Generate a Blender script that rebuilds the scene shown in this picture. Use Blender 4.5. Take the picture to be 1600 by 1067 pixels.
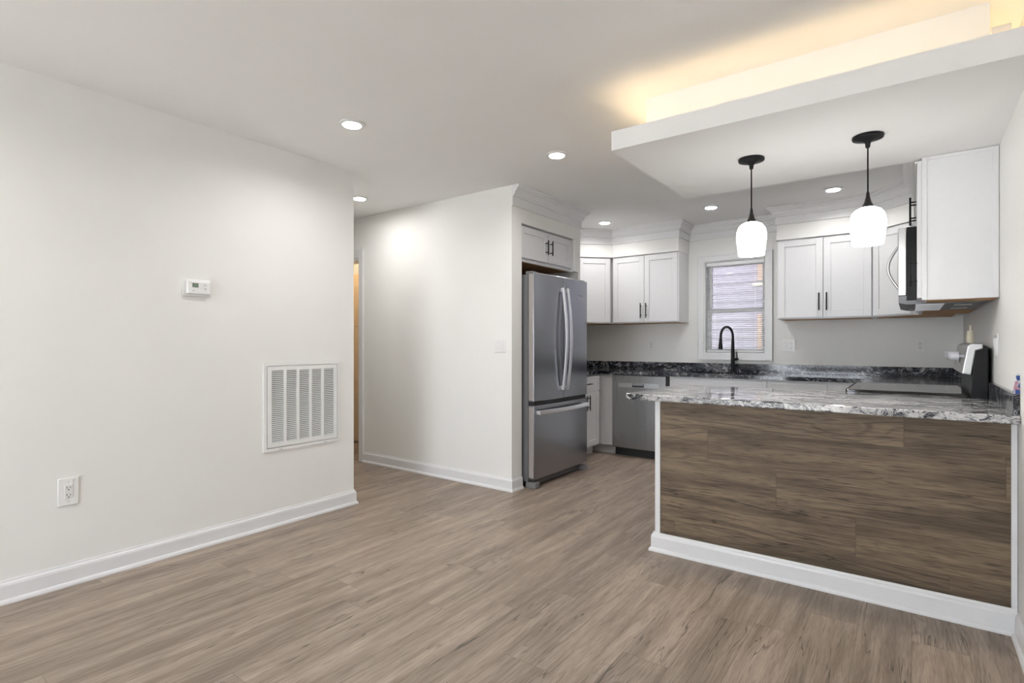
import bpy, bmesh, math, random
from mathutils import Vector, Matrix
random.seed(7)
C = bpy.context.scene.collection
for o in list(bpy.data.objects): bpy.data.objects.remove(o)
PI = math.pi
R = math.radians
sc = bpy.context.scene

# ------------------------------------------------------------ camera
cam = bpy.data.cameras.new('camera'); cam.sensor_width = 36; cam.lens = 844 / 1600 * 36
cam.shift_y = 4.5 / 1600; cam.clip_start = .05
co = bpy.data.objects.new('camera', cam); C.objects.link(co)
co.location = (0, 0, 1.2); co.rotation_euler = (R(90), 0, R(36.477)); sc.camera = co
# ------------------------------------------------------------ world, exposure, light levels
w = bpy.data.worlds.new('world'); sc.world = w; w.use_nodes = True
bg = w.node_tree.nodes['Background']; bg.inputs[0].default_value = (.86, .92, 1, 1); bg.inputs[1].default_value = 12.0
sl = bpy.data.lights.new('sun', 'SUN'); sl.energy = 42; sl.angle = R(2); sl.color = (1, .97, .93)      # daylight on the unseen ground behind the camera
so = bpy.data.objects.new('sun', sl); C.objects.link(so); so.rotation_euler = Vector((.604, -.22, -.766)).to_track_quat('-Z', 'Y').to_euler(); so.location = (-8, 2, 9)
sc.view_settings.view_transform = 'Standard'; sc.view_settings.look = 'None'
sc.view_settings.exposure = 0.06; sc.view_settings.gamma = 1; sc.view_settings.use_curve_mapping = False
CAN = 7.0         # watts of a living area downlight
CANK = 4.1        # kitchen circuit, dimmed
CAN_COL = (1, .98, .96, 1)
LED = 12.0
SHADE = 11
# ------------------------------------------------------------ main sizes
XL, XK, XR = -3.378, -3.36, .355      # living room left wall, kitchen left wall, right wall
YB, YF, YR = 5.98, 3.54, -3.3         # kitchen back wall, wall beside the refrigerator, wall behind the camera
H = 2.5
CT = .912                             # countertop height

# ------------------------------------------------------------ materials
def newmat(name):
    m = bpy.data.materials.new(name); m.use_nodes = True
    nt = m.node_tree
    return m, nt, nt.nodes['Principled BSDF']
def N(nt, typ, **kw):
    n = nt.nodes.new(typ)
    for k, v in kw.items():
        if k in n.inputs: n.inputs[k].default_value = v
        else: setattr(n, k, v)
    return n
def simple(name, col, rough=.5, metal=0, noise=.0, nscale=30, bump=0, bscale=200, spec=.5, coat=0):
    m, nt, b = newmat(name); L = nt.links
    tc = N(nt, 'ShaderNodeTexCoord')
    b.inputs['Roughness'].default_value = rough; b.inputs['Metallic'].default_value = metal
    b.inputs['Specular IOR Level'].default_value = spec; b.inputs['Coat Weight'].default_value = coat
    nz = N(nt, 'ShaderNodeTexNoise'); nz.inputs['Scale'].default_value = nscale; nz.inputs['Detail'].default_value = 4
    L.new(tc.outputs['Object'], nz.inputs['Vector'])
    rp = N(nt, 'ShaderNodeValToRGB')
    rp.color_ramp.elements[0].position = .3; rp.color_ramp.elements[1].position = .7
    rp.color_ramp.elements[0].color = [c * (1 - noise) for c in col] + [1]
    rp.color_ramp.elements[1].color = [min(1, c * (1 + noise)) for c in col] + [1]
    L.new(nz.outputs['Fac'], rp.inputs['Fac']); L.new(rp.outputs['Color'], b.inputs['Base Color'])
    if bump:
        n2 = N(nt, 'ShaderNodeTexNoise'); n2.inputs['Scale'].default_value = bscale
        L.new(tc.outputs['Object'], n2.inputs['Vector'])
        bp = N(nt, 'ShaderNodeBump'); bp.inputs['Strength'].default_value = bump; bp.inputs['Distance'].default_value = .002
        L.new(n2.outputs['Fac'], bp.inputs['Height']); L.new(bp.outputs['Normal'], b.inputs['Normal'])
    return m
def emis(name, col, strength, base=(.9, .9, .9)):
    m, nt, b = newmat(name)
    b.inputs['Base Color'].default_value = (*base, 1)
    b.inputs['Emission Color'].default_value = (*col[:3], 1); b.inputs['Emission Strength'].default_value = strength
    return m
def steel(name, col, rough, axis='Z', coat=0):
    m, nt, b = newmat(name); L = nt.links
    tc = N(nt, 'ShaderNodeTexCoord'); mp = N(nt, 'ShaderNodeMapping')
    s = {'Z': (300, 300, 2), 'Y': (300, 2, 300), 'X': (2, 300, 300)}[axis]
    mp.inputs['Scale'].default_value = s
    nz = N(nt, 'ShaderNodeTexNoise'); nz.inputs['Scale'].default_value = 1; nz.inputs['Detail'].default_value = 3
    L.new(tc.outputs['Object'], mp.inputs['Vector']); L.new(mp.outputs['Vector'], nz.inputs['Vector'])
    mr = N(nt, 'ShaderNodeMapRange'); mr.inputs['To Min'].default_value = rough * .93; mr.inputs['To Max'].default_value = rough * 1.07
    L.new(nz.outputs['Fac'], mr.inputs['Value']); L.new(mr.outputs['Result'], b.inputs['Roughness'])
    b.inputs['Metallic'].default_value = 1; b.inputs['Base Color'].default_value = (*col, 1)
    return m
def math_(nt, op, a, b=None, c=None):
    n = nt.nodes.new('ShaderNodeMath'); n.operation = op
    for i, v in enumerate((a, b, c)):
        if v is None: continue
        if isinstance(v, (int, float)): n.inputs[i].default_value = v
        else: nt.links.new(v, n.inputs[i])
    return n.outputs[0]
def mixc(nt, fac, a, b, mode='MIX'):
    n = nt.nodes.new('ShaderNodeMix'); n.data_type = 'RGBA'; n.blend_type = mode
    for i, v in ((0, fac), (6, a), (7, b)):
        if isinstance(v, (int, float)): n.inputs[i].default_value = v
        elif isinstance(v, tuple): n.inputs[i].default_value = (*v[:3], 1)
        else: nt.links.new(v, n.inputs[i])
    return n.outputs[2]
def maprange(nt, v, a, b, c=0, d=1):
    n = nt.nodes.new('ShaderNodeMapRange'); nt.links.new(v, n.inputs[0])
    for i, x in enumerate((a, b, c, d)): n.inputs[i + 1].default_value = x
    return n.outputs[0]
def wood(name, along, across, light, mid, dark, width=.181, length=1.22, shift=(0, 0), rough=.42, stag=None, con=1.0):
    """vinyl plank: staggered boards, each with its own tone, grain, cathedral figure and knots"""
    m, nt, b = newmat(name); L = nt.links
    tc = N(nt, 'ShaderNodeTexCoord'); sp = N(nt, 'ShaderNodeSeparateXYZ'); L.new(tc.outputs['Object'], sp.inputs[0])
    u = math_(nt, 'ADD', sp.outputs[along], shift[0] + 40 * length); v = math_(nt, 'ADD', sp.outputs[across], shift[1] + 40 * width)
    row = math_(nt, 'FLOOR', math_(nt, 'DIVIDE', v, width))
    if stag: u = math_(nt, 'ADD', u, math_(nt, 'MULTIPLY', row, stag))
    else: u = math_(nt, 'ADD', u, math_(nt, 'MULTIPLY', math_(nt, 'FRACT', math_(nt, 'MULTIPLY', math_(nt, 'SINE', math_(nt, 'MULTIPLY', row, 12.9898)), 437.5)), length))
    cv = N(nt, 'ShaderNodeCombineXYZ'); L.new(u, cv.inputs[0]); L.new(v, cv.inputs[1])
    br = N(nt, 'ShaderNodeTexBrick'); L.new(cv.outputs[0], br.inputs['Vector'])
    br.offset = 0; br.squash = 1
    for k, x in (('Scale', 1), ('Mortar Size', .0009), ('Mortar Smooth', .1), ('Bias', 0), ('Brick Width', length), ('Row Height', width)):
        br.inputs[k].default_value = x
    br.inputs['Color1'].default_value = (0, 0, 0, 1); br.inputs['Color2'].default_value = (1, 1, 1, 1); br.inputs['Mortar'].default_value = (.5, .5, .5, 1)
    rnd = br.outputs['Color']; rv = N(nt, 'ShaderNodeSeparateColor'); L.new(rnd, rv.inputs[0]); rv = rv.outputs[0]
    # coordinates of the figure, displaced per board
    uo = math_(nt, 'MULTIPLY_ADD', rv, 37.0, u); vo = math_(nt, 'MULTIPLY_ADD', rv, 13.0, v)
    def coord(su, sv, add=None):
        c = N(nt, 'ShaderNodeCombineXYZ')
        L.new(math_(nt, 'MULTIPLY', uo, su), c.inputs[0])
        y = math_(nt, 'MULTIPLY', vo, sv)
        if add is not None: y = math_(nt, 'ADD', y, add)
        L.new(y, c.inputs[1]); L.new(rv, c.inputs[2]); return c.outputs[0]
    def noise(vec, detail=4, rough_=.55, dist=0):
        n = N(nt, 'ShaderNodeTexNoise'); L.new(vec, n.inputs['Vector']); n.inputs['Scale'].default_value = 1
        n.inputs['Detail'].default_value = detail; n.inputs['Roughness'].default_value = rough_; n.inputs['Distortion'].default_value = dist
        return n.outputs['Fac']
    warp = noise(coord(.8, 4.5), 2)
    # knots: sparse ellipses
    vo_ = N(nt, 'ShaderNodeTexVoronoi'); L.new(coord(2.1, 7.5), vo_.inputs['Vector']); vo_.inputs['Scale'].default_value = 1; vo_.inputs['Randomness'].default_value = 1
    kd = vo_.outputs['Distance']
    sel = N(nt, 'ShaderNodeSeparateColor'); L.new(vo_.outputs['Color'], sel.inputs[0])
    pick = maprange(nt, sel.outputs[0], .62, .66)
    knotw = math_(nt, 'MULTIPLY', maprange(nt, kd, .5, .0), pick)
    knot = math_(nt, 'MULTIPLY', maprange(nt, kd, .11, .02), pick)
    bandv = math_(nt, 'ADD', math_(nt, 'MULTIPLY', vo, 90.0), math_(nt, 'ADD', math_(nt, 'MULTIPLY', warp, 22.0), math_(nt, 'MULTIPLY', knotw, 9.0)))
    rings = math_(nt, 'MULTIPLY_ADD', math_(nt, 'SINE', math_(nt, 'MULTIPLY', bandv, 2.2)), .5, .5)
    fig = noise(coord(1.3, 13), 6, .62, .3)
    fine2 = noise(coord(14, 430), 2, .5)
    cr = noise(coord(.8, 14, math_(nt, 'MULTIPLY', warp, 1.5)), 3, .6, .2)
    crack = math_(nt, 'MULTIPLY', maprange(nt, math_(nt, 'ABSOLUTE', math_(nt, 'SUBTRACT', cr, .5)), .010, .002), maprange(nt, noise(coord(1.6, 6), 2), .50, .58))
    grain = noise(coord(7, 170), 3, .6)
    pores = noise(coord(9, 330, math_(nt, 'MULTIPLY', warp, 9)), 2, .5)
    where = maprange(nt, noise(coord(1.3, 9), 2), .45, .65)
    f = math_(nt, 'ADD', math_(nt, 'MULTIPLY', maprange(nt, fig, .3, .7), .62), math_(nt, 'MULTIPLY', grain, .38))
    col = mixc(nt, maprange(nt, f, .28, .72), dark, light)
    col = mixc(nt, .35, col, mid)
    rdark = math_(nt, 'MULTIPLY', math_(nt, 'MULTIPLY', maprange(nt, rings, .72, 1), math_(nt, 'MULTIPLY_ADD', where, .7, .12)), .42 * con)
    col = mixc(nt, rdark, col, tuple(x * .42 for x in dark))
    pd = math_(nt, 'MULTIPLY', maprange(nt, pores, .56, .68), .6 * con)
    col = mixc(nt, pd, col, tuple(x * .5 for x in dark))
    col = mixc(nt, math_(nt, 'MULTIPLY', maprange(nt, fine2, .45, .7), .28), col, tuple(x * .8 for x in dark))
    col = mixc(nt, math_(nt, 'MULTIPLY', crack, .8 ), col, tuple(x * .35 for x in dark))
    col = mixc(nt, math_(nt, 'MULTIPLY', maprange(nt, grain, .6, .8), .22), col, tuple(min(1, x * 1.35) for x in light))
    col = mixc(nt, math_(nt, 'MULTIPLY', knot, .75), col, tuple(x * .33 for x in dark))
    tone = maprange(nt, rv, 0, 1, .92, 1.07)
    tc_ = N(nt, 'ShaderNodeCombineColor')
    for i in range(3): L.new(tone, tc_.inputs[i])
    col = mixc(nt, 1.0, col, tc_.outputs[0], 'MULTIPLY')
    col = mixc(nt, math_(nt, 'MULTIPLY', br.outputs['Fac'], .55), col, tuple(x * .35 for x in dark))
    L.new(col, b.inputs['Base Color'])
    L.new(maprange(nt, grain, .3, .8, rough * .9, rough * 1.2), b.inputs['Roughness'])
    b.inputs['Specular IOR Level'].default_value = .45
    hh = math_(nt, 'SUBTRACT', math_(nt, 'MULTIPLY', grain, .35), math_(nt, 'ADD', br.outputs['Fac'], math_(nt, 'MULTIPLY', pd, .8)))
    bp = N(nt, 'ShaderNodeBump'); bp.inputs['Strength'].default_value = .25; bp.inputs['Distance'].default_value = .0015
    L.new(hh, bp.inputs['Height']); L.new(bp.outputs['Normal'], b.inputs['Normal'])
    return m
def granite(name, light=.5, seed=0.0, stretch=(1, 1, 1)):
    """dark stone with flowing white veins; light = share of pale mineral"""
    m, nt, b = newmat(name); L = nt.links
    tc = N(nt, 'ShaderNodeTexCoord'); mp = N(nt, 'ShaderNodeMapping'); L.new(tc.outputs['Object'], mp.inputs['Vector'])
    mp.inputs['Location'].default_value = (seed, seed * 1.7, 0); mp.inputs['Scale'].default_value = stretch
    def noise(vec, s, d=5, r=.6, dist=0):
        n = N(nt, 'ShaderNodeTexNoise'); L.new(vec, n.inputs['Vector'])
        for k, x in (('Scale', s), ('Detail', d), ('Roughness', r), ('Distortion', dist)): n.inputs[k].default_value = x
        return n
    wn = noise(mp.outputs[0], 2.6, 3)
    vs = N(nt, 'ShaderNodeVectorMath'); vs.operation = 'MULTIPLY_ADD'
    L.new(wn.outputs['Color'], vs.inputs[0]); vs.inputs[1].default_value = (.55, .55, .55); L.new(mp.outputs[0], vs.inputs[2])
    mp2 = N(nt, 'ShaderNodeMapping'); L.new(vs.outputs[0], mp2.inputs['Vector'])
    mp2.inputs['Rotation'].default_value = (.25, R(38), .3); mp2.inputs['Scale'].default_value = (1, 4.2, 4.2)
    flow = noise(mp2.outputs[0], 5.5, 9, .68, .5).outputs['Fac']
    patch = noise(mp.outputs[0], 3.4, 2, .5).outputs['Fac']
    fine = noise(mp2.outputs[0], 48, 6, .7).outputs['Fac']
    speck = noise(mp.outputs[0], 170, 3, .6).outputs['Fac']
    x = math_(nt, 'ADD', math_(nt, 'MULTIPLY', flow, 1.0), math_(nt, 'ADD', math_(nt, 'MULTIPLY', patch, .38), math_(nt, 'MULTIPLY', fine, .95)))
    x = math_(nt, 'ADD', x, light - .5 + (-.665))
    rp = N(nt, 'ShaderNodeValToRGB'); e = rp.color_ramp.elements
    e[0].position = .40; e[0].color = (.008, .009, .014, 1); e[1].position = .68; e[1].color = (.66, .65, .64, 1)
    for p, c in ((.485, (.03, .033, .045, 1)), (.53, (.15, .155, .175, 1)), (.575, (.4, .4, .41, 1))):
        q = e.new(p); q.color = c
    L.new(x, rp.inputs['Fac'])
    col = mixc(nt, math_(nt, 'MULTIPLY', maprange(nt, speck, .6, .68), .6), rp.outputs['Color'], (.02, .02, .03))
    col = mixc(nt, math_(nt, 'MULTIPLY', maprange(nt, speck, .36, .3), .35), col, (.6, .6, .6))
    L.new(col, b.inputs['Base Color']); b.inputs['Roughness'].default_value = .1; b.inputs['Specular IOR Level'].default_value = .5
    return m

M = dict(
    wall=simple('wall_paint', (.845, .84, .815), .6, noise=.01, nscale=3, bump=.08, bscale=350, spec=.25),
    ceil=simple('ceiling_paint', (.89, .887, .875), .8, noise=.01, nscale=2, bump=.05, bscale=300, spec=.1),
    trim=simple('trim_paint', (.78, .78, .785), .35, noise=.01),
    cab=simple('cabinet_paint', (.735, .735, .745), .35, noise=.008),
    under=simple('raw_wood', (.50, .27, .11), .6, noise=.15, nscale=12),
    plast=simple('white_plastic', (.84, .84, .83), .35),
    plast2=simple('socket_plastic', (.78, .78, .77), .3),
    dark=simple('dark_slot', (.015, .015, .015), .5),
    black=simple('black_metal', (.010, .010, .011), .42, spec=.22),
    bronze=simple('black_bronze', (.018, .016, .015), .35, metal=.3),
    fridge=steel('fridge_steel', (.33, .335, .36), .24),
    fridge_side=simple('fridge_grey_side', (.13, .13, .135), .45),
    door_edge=simple('fridge_door_edge', (.42, .39, .37), .35, metal=.7),
    dish=steel('dishwasher_steel', (.42, .42, .42), .28),
    bright=steel('bright_steel', (.80, .80, .82), .36),
    chrome=steel('pale_steel', (.60, .60, .60), .32),
    bglass=simple('black_glass', (.006, .006, .007), .04, spec=.6),
    cooktop=simple('cooktop_glass', (.012, .012, .012), .05, spec=.6),
    granite=granite('granite_dark', .445, 3.1),
    granite_p=granite('granite_pale', .57, 11.3),
    floor=wood('plank_floor', 1, 0, (.475, .382, .31), (.335, .264, .21), (.185, .14, .107)),
    panel=wood('plank_panel', 0, 2, (.305, .222, .143), (.185, .131, .081), (.062, .041, .024), width=.18, length=1.22, shift=(-.932, -.01), rough=.55, stag=.345, con=1.5),
    lens=emis('downlight_lens', CAN_COL, 34), 
    led=emis('led_strip_glow', (1, .73, .41), LED),
    shade=emis('glowing_opal_glass', (1, .985, .96), SHADE),
    lcd=simple('lcd', (.16, .22, .15), .3),
    wooddoor=simple('warm_door', (.84, .66, .46), .5, noise=.04, nscale=4),
    siding=simple('lap_siding', (.43, .405, .455), .6, noise=.02),
    tan=simple('tan_panel_finish', (.56, .42, .32), .6),
    slat=simple('blind_slat', (.86, .86, .87), .4),
    grass=simple('yard', (.3, .32, .2), .9, noise=.3),
    bounce_ground=simple('pale_bounce_ground', (.5, .49, .46), .8, noise=.08),
    cream=simple('cream_paper', (.85, .78, .6), .6),
    redc=simple('knob_grey', (.55, .55, .57), .3),
)
def glassmat():
    m, nt, b = newmat('window_glass')
    for n in list(nt.nodes): nt.nodes.remove(n)
    out = N(nt, 'ShaderNodeOutputMaterial'); mx = N(nt, 'ShaderNodeMixShader'); t = N(nt, 'ShaderNodeBsdfTransparent'); g = N(nt, 'ShaderNodeBsdfGlossy')
    fr = N(nt, 'ShaderNodeFresnel'); fr.inputs[0].default_value = 1.45; g.inputs['Roughness'].default_value = .02
    nt.links.new(fr.outputs[0], mx.inputs[0]); nt.links.new(t.outputs[0], mx.inputs[1]); nt.links.new(g.outputs[0], mx.inputs[2]); nt.links.new(mx.outputs[0], out.inputs[0])
    return m
M['glass'] = glassmat()

# ------------------------------------------------------------ builders
class MB:
    def __init__(s): s.bm = bmesh.new()
    def box(s, x0, x1, y0, y1, z0, z1):
        vs = [s.bm.verts.new((x, y, z)) for z in (z0, z1) for x, y in ((x0, y0), (x1, y0), (x1, y1), (x0, y1))]
        for f in ((3, 2, 1, 0), (4, 5, 6, 7), (0, 1, 5, 4), (1, 2, 6, 5), (2, 3, 7, 6), (3, 0, 4, 7)): s.bm.faces.new([vs[i] for i in f])
        return s
    def prism(s, pts, z0, z1):       # counter-clockwise polygon
        a = [s.bm.verts.new((x, y, z0)) for x, y in pts]; b = [s.bm.verts.new((x, y, z1)) for x, y in pts]
        n = len(pts); s.bm.faces.new(a[::-1]); s.bm.faces.new(b)
        for i in range(n): s.bm.faces.new((a[i], a[(i + 1) % n], b[(i + 1) % n], b[i]))
        return s
    def prismx(s, pts, x0, x1):      # polygon in (y, z) extruded along x
        a = [s.bm.verts.new((x0, y, z)) for y, z in pts]; b = [s.bm.verts.new((x1, y, z)) for y, z in pts]
        n = len(pts); s.bm.faces.new(a[::-1]); s.bm.faces.new(b)
        for i in range(n): s.bm.faces.new((a[i], a[(i + 1) % n], b[(i + 1) % n], b[i]))
        return s
    def prismy(s, pts, y0, y1):      # polygon in (x, z) extruded along y
        a = [s.bm.verts.new((x, y0, z)) for x, z in pts]; b = [s.bm.verts.new((x, y1, z)) for x, z in pts]
        n = len(pts); s.bm.faces.new(a); s.bm.faces.new(b[::-1])
        for i in range(n): s.bm.faces.new((b[i], b[(i + 1) % n], a[(i + 1) % n], a[i]))
        return s
    def lathe(s, prof, c=(0, 0, 0), n=40, axis='Z', cap=True):
        rings = []
        for r, h in prof:
            ring = []
            for k in range(n):
                t = 2 * PI * k / n
                p = {'Z': (r * math.cos(t), r * math.sin(t), h), 'X': (h, r * math.cos(t), r * math.sin(t)), 'Y': (r * math.sin(t), h, r * math.cos(t))}[axis]
                ring.append(s.bm.verts.new((p[0] + c[0], p[1] + c[1], p[2] + c[2])))
            rings.append(ring)
        for a, b in zip(rings, rings[1:]):
            for k in range(n): s.bm.faces.new((a[k], a[(k + 1) % n], b[(k + 1) % n], b[k]))
        if cap:
            s.bm.faces.new(rings[0][::-1]); s.bm.faces.new(rings[-1])
        return s
    def tube(s, pts, rad, n=12, flat=None):
        """round tube (or flat=(half width, half depth) band) along points"""
        P = [Vector(p) for p in pts]; rings = []
        rads = rad if isinstance(rad, (list, tuple)) else [rad] * len(P)
        up = None
        for i, p in enumerate(P):
            d = (P[min(i + 1, len(P) - 1)] - P[max(i - 1, 0)]).normalized()
            if up is None:
                up = Vector((0, 1, 0)) if abs(d.y) < .8 else Vector((0, 0, 1))
            a = d.cross(up).normalized(); bb = a.cross(d).normalized(); up = bb
            ring = []
            for k in range(n):
                t = 2 * PI * k / n + PI / n
                if flat:
                    q = math.cos(t), math.sin(t); m_ = max(abs(q[0]), abs(q[1])) ** .75
                    v = p + a * q[0] / m_ * flat[1] + bb * q[1] / m_ * flat[0]
                else: v = p + a * math.cos(t) * rads[i] + bb * math.sin(t) * rads[i]
                ring.append(s.bm.verts.new(v))
            rings.append(ring)
        for a, b in zip(rings, rings[1:]):
            for k in range(n): s.bm.faces.new((a[k], a[(k + 1) % n], b[(k + 1) % n], b[k]))
        s.bm.faces.new(rings[0][::-1]); s.bm.faces.new(rings[-1])
        return s
    def sweep(s, path, prof):
        """profile (out, z) along a plan path with mitred corners; out = right of travel"""
        n = len(path); cols = []
        for i, p in enumerate(path):
            p = Vector(p); nm = []
            if i > 0: d = (p - Vector(path[i - 1])).normalized(); nm.append(Vector((d.y, -d.x)))
            if i < n - 1: d = (Vector(path[i + 1]) - p).normalized(); nm.append(Vector((d.y, -d.x)))
            if len(nm) == 2:
                m_ = (nm[0] + nm[1]).normalized(); m_ = m_ / max(.2, m_.dot(nm[0]))
            else: m_ = nm[0]
            cols.append([s.bm.verts.new((p.x + m_.x * o, p.y + m_.y * o, z)) for o, z in prof])
        k = len(prof)
        for a, b in zip(cols, cols[1:]):
            for j in range(k): s.bm.faces.new((a[j], a[(j + 1) % k], b[(j + 1) % k], b[j]))
        s.bm.faces.new(cols[0][::-1]); s.bm.faces.new(cols[-1])
        return s
    def build(s, name, mat, parent=None, bevel=0, smooth=False, local=False, seg=2):
        bmesh.ops.recalc_face_normals(s.bm, faces=s.bm.faces[:])
        me = bpy.data.meshes.new(name); s.bm.to_mesh(me); s.bm.free()
        if parent is not None and not local:
            me.transform(Matrix.Translation(-root_of(parent).location))
        me.materials.append(M[mat] if isinstance(mat, str) else mat)
        o = bpy.data.objects.new(name, me); C.objects.link(o)
        if parent is not None: o.parent = parent
        if smooth:
            me.shade_smooth(); me.set_sharp_from_angle(angle=R(35))
        if bevel:
            b = o.modifiers.new('bevel', 'BEVEL'); b.width = bevel; b.segments = seg; b.limit_method = 'ANGLE'; b.angle_limit = R(40)
        return o
def root_of(o):
    while o.parent: o = o.parent
    return o
def tag(o, label, cat, group=None, kind=None):
    o['label'] = label; o['category'] = cat
    if group: o['group'] = group
    if kind: o['kind'] = kind
    return o
def thing(name, label, cat, loc=(0, 0, 0), rz=0, group=None):
    o = bpy.data.objects.new(name, None); C.objects.link(o); o.empty_display_size = .1
    o.location = loc; o.rotation_euler = (0, 0, rz)
    return tag(o, label, cat, group)
def struct(o): o['kind'] = 'structure'; return o

# ------------------------------------------------------------ shell
def sbox(name, mat, *boxes, bevel=0):
    m = MB()
    for b in boxes: m.box(*b)
    return struct(m.build(name, mat, bevel=bevel))
sbox('floor', 'floor', (-6.6, .5, YR - .12, YB + .12, -.1, 0))
# ceiling
sbox('ceiling', 'ceil', (-6.6, .5, YR - .12, YB + .12, H, H + .1))
# living room left wall and the hall wall behind its end
sbox('wall_left', 'wall', (XL - .12, XL, YR, 2.563, 0, H))
sbox('wall_hall', 'wall', (-6.3, XL - .12, 2.443, 2.563, 0, H))
sbox('wall_hall_end', 'wall', (-6.42, -6.3, 2.443, 4.4, 0, H))
sbox('wall_kitchen_left', 'wall', (XK - .12, XK, 3.68, YB, 0, H))
sbox('wall_right', 'wall', (XR, XR + .12, YR, YB, 0, H))
# back wall with the window opening
WX0, WX1, WZ0, WZ1 = -1.815, -1.195, 1.10, 2.095
sbox('wall_back', 'wall', (XK - .12, WX0, YB, YB + .14, 0, H), (WX1, XR + .12, YB, YB + .14, 0, H),
     (WX0, WX1, YB, YB + .14, 0, WZ0), (WX0, WX1, YB, YB + .14, WZ1, H))
# wall behind the camera with an opening sized to let in daylight fill
BX0, BX1, BZ0, BZ1 = -3.0, -.75, .12, 2.2
sbox('wall_front', 'wall', (XL - .12, BX0, YR - .12, YR, 0, H), (BX1, XR + .12, YR - .12, YR, 0, H),
     (BX0, BX1, YR - .12, YR, 0, BZ0), (BX0, BX1, YR - .12, YR, BZ1, H))
# wall beside the refrigerator with the hall doorway
DX1 = -4.565; DX0 = -5.4; DZ = 2.085
sbox('wall_refrigerator', 'wall', (DX1, -2.62, YF, 3.68, 0, H), (-6.3, DX0, YF, 3.68, 0, H), (DX0, DX1, YF, 3.68, DZ, H))
# alcove around the refrigerator: header above the cabinet and the right hand pier
sbox('wall_alcove', 'wall', (XK, -2.62, 3.68, 4.63, 2.215, H), (XK, -2.62, 4.63, 4.672, 0, H), (-2.75, -2.62, 4.565, 4.63, 1.905, 2.215))
# room behind the doorway
sbox('wall_closet', 'wall', (-6.3, XK - .12, 4.24, 4.36, 0, H))

# soffits above the wall cabinets
SZ = 2.19
m = MB()
m.prism([(XK, 4.672), (-3.02, 4.672), (-3.02, 5.36), (-2.745, 5.64), (-1.98, 5.64), (-1.98, YB), (XK, YB)], SZ, H)
m.prism([(-1.035, YB), (-1.035, 5.64), (-.265, 5.64), (.015, 5.36), (.015, 3.70), (XR, 3.70), (XR, YB)], SZ, H)
struct(m.build('wall_soffit', 'wall'))
# crown moulding, one continuous mitred run
crown = [(0, 2.335), (.012, 2.335), (.012, 2.345), (.009, 2.347), (.009, 2.408), (.022, 2.412), (.024, 2.422), (.032, 2.43), (.036, 2.446), (.048, 2.462), (.06, 2.47),
         (.062, 2.48), (.072, 2.484), (.072, 2.4995), (0, 2.4995)]
struct(MB().sweep([(-2.62, 3.54), (-2.62, 4.672), (-3.02, 4.672), (-3.02, 5.36), (-2.745, 5.64), (-1.98, 5.64), (-1.98, YB), (-1.035, YB), (-1.035, 5.64),
            (-.265, 5.64), (.015, 5.36), (.015, 3.70)], crown).build('trim_1', 'trim'))
# baseboards
base = [(0, 0), (.026, 0), (.026, .008), (.022, .018), (.015, .022), (.0145, .082), (.012, .092), (.007, .098), (.005, .108), (0, .108)]
struct(MB().sweep([(XL, YR), (XL, 2.563), (-6.3, 2.563)][::-1][::-1], base).build('baseboard_left', 'trim'))
struct(MB().sweep([(-4.50, YF), (-2.62, YF), (-2.62, 3.675)], base).build('baseboard_refrigerator', 'trim'))
struct(MB().sweep([(XR, 2.995), (XR, YR)], base).build('baseboard_right', 'trim'))
struct(MB().sweep([(XR, YR), (XL, YR)], base).build('baseboard_front', 'trim'))
# doorway casing
m = MB(); m.box(DX1, DX1 + .064, YF - .016, YF, 0, DZ + .095); m.box(DX0 - .064, DX0, YF - .016, YF, 0, DZ + .095); m.box(DX0, DX1, YF - .016, YF, DZ, DZ + .095)
m.box(DX1 - .018, DX1, YF - .004, 3.69, 0, DZ); m.box(DX0, DX0 + .018, YF - .004, 3.69, 0, DZ); m.box(DX0 + .018, DX1 - .018, YF - .004, 3.69, DZ - .018, DZ)
struct(m.build('trim_2', 'trim', bevel=.003))
# wooden door on the wall behind the doorway
d1 = struct(MB().box(-5.95, -5.13, 4.195, 4.235, .015, 2.06).build('door_1', 'wooddoor', bevel=.003))
m = MB()
for z0, z1 in ((.2, .62), (.76, 1.3), (1.42, 1.92)):
    for x0, x1 in ((-5.85, -5.58), (-5.5, -5.23)):
        m.box(x0, x1, 4.187, 4.196, z0, z1)
m.build('door_panel', 'wooddoor', d1, bevel=.006)
MB().lathe([(.012, 0), (.012, -.03), (.026, -.035), (.026, -.06), (.01, -.066)], (-5.2, 4.195, .98), axis='Y').build('door_knob', 'bright', d1, smooth=True)

# dropped ceiling over the peninsula: boxed core and wider tray with a lit ledge
m = MB(); m.box(-1.245, XR, 2.548, 3.69, 2.2, 2.262); m.box(-1.245, XR, 2.548, 2.566, 2.262, 2.298); m.box(-1.245, -1.227, 2.566, 3.69, 2.262, 2.298)
m.box(-1.227, XR, 3.672, 3.69, 2.262, 2.298); m.box(-1.13, .24, 2.727, 3.56, 2.262, H)
struct(m.build('ceiling_drop', 'ceil'))
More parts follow.
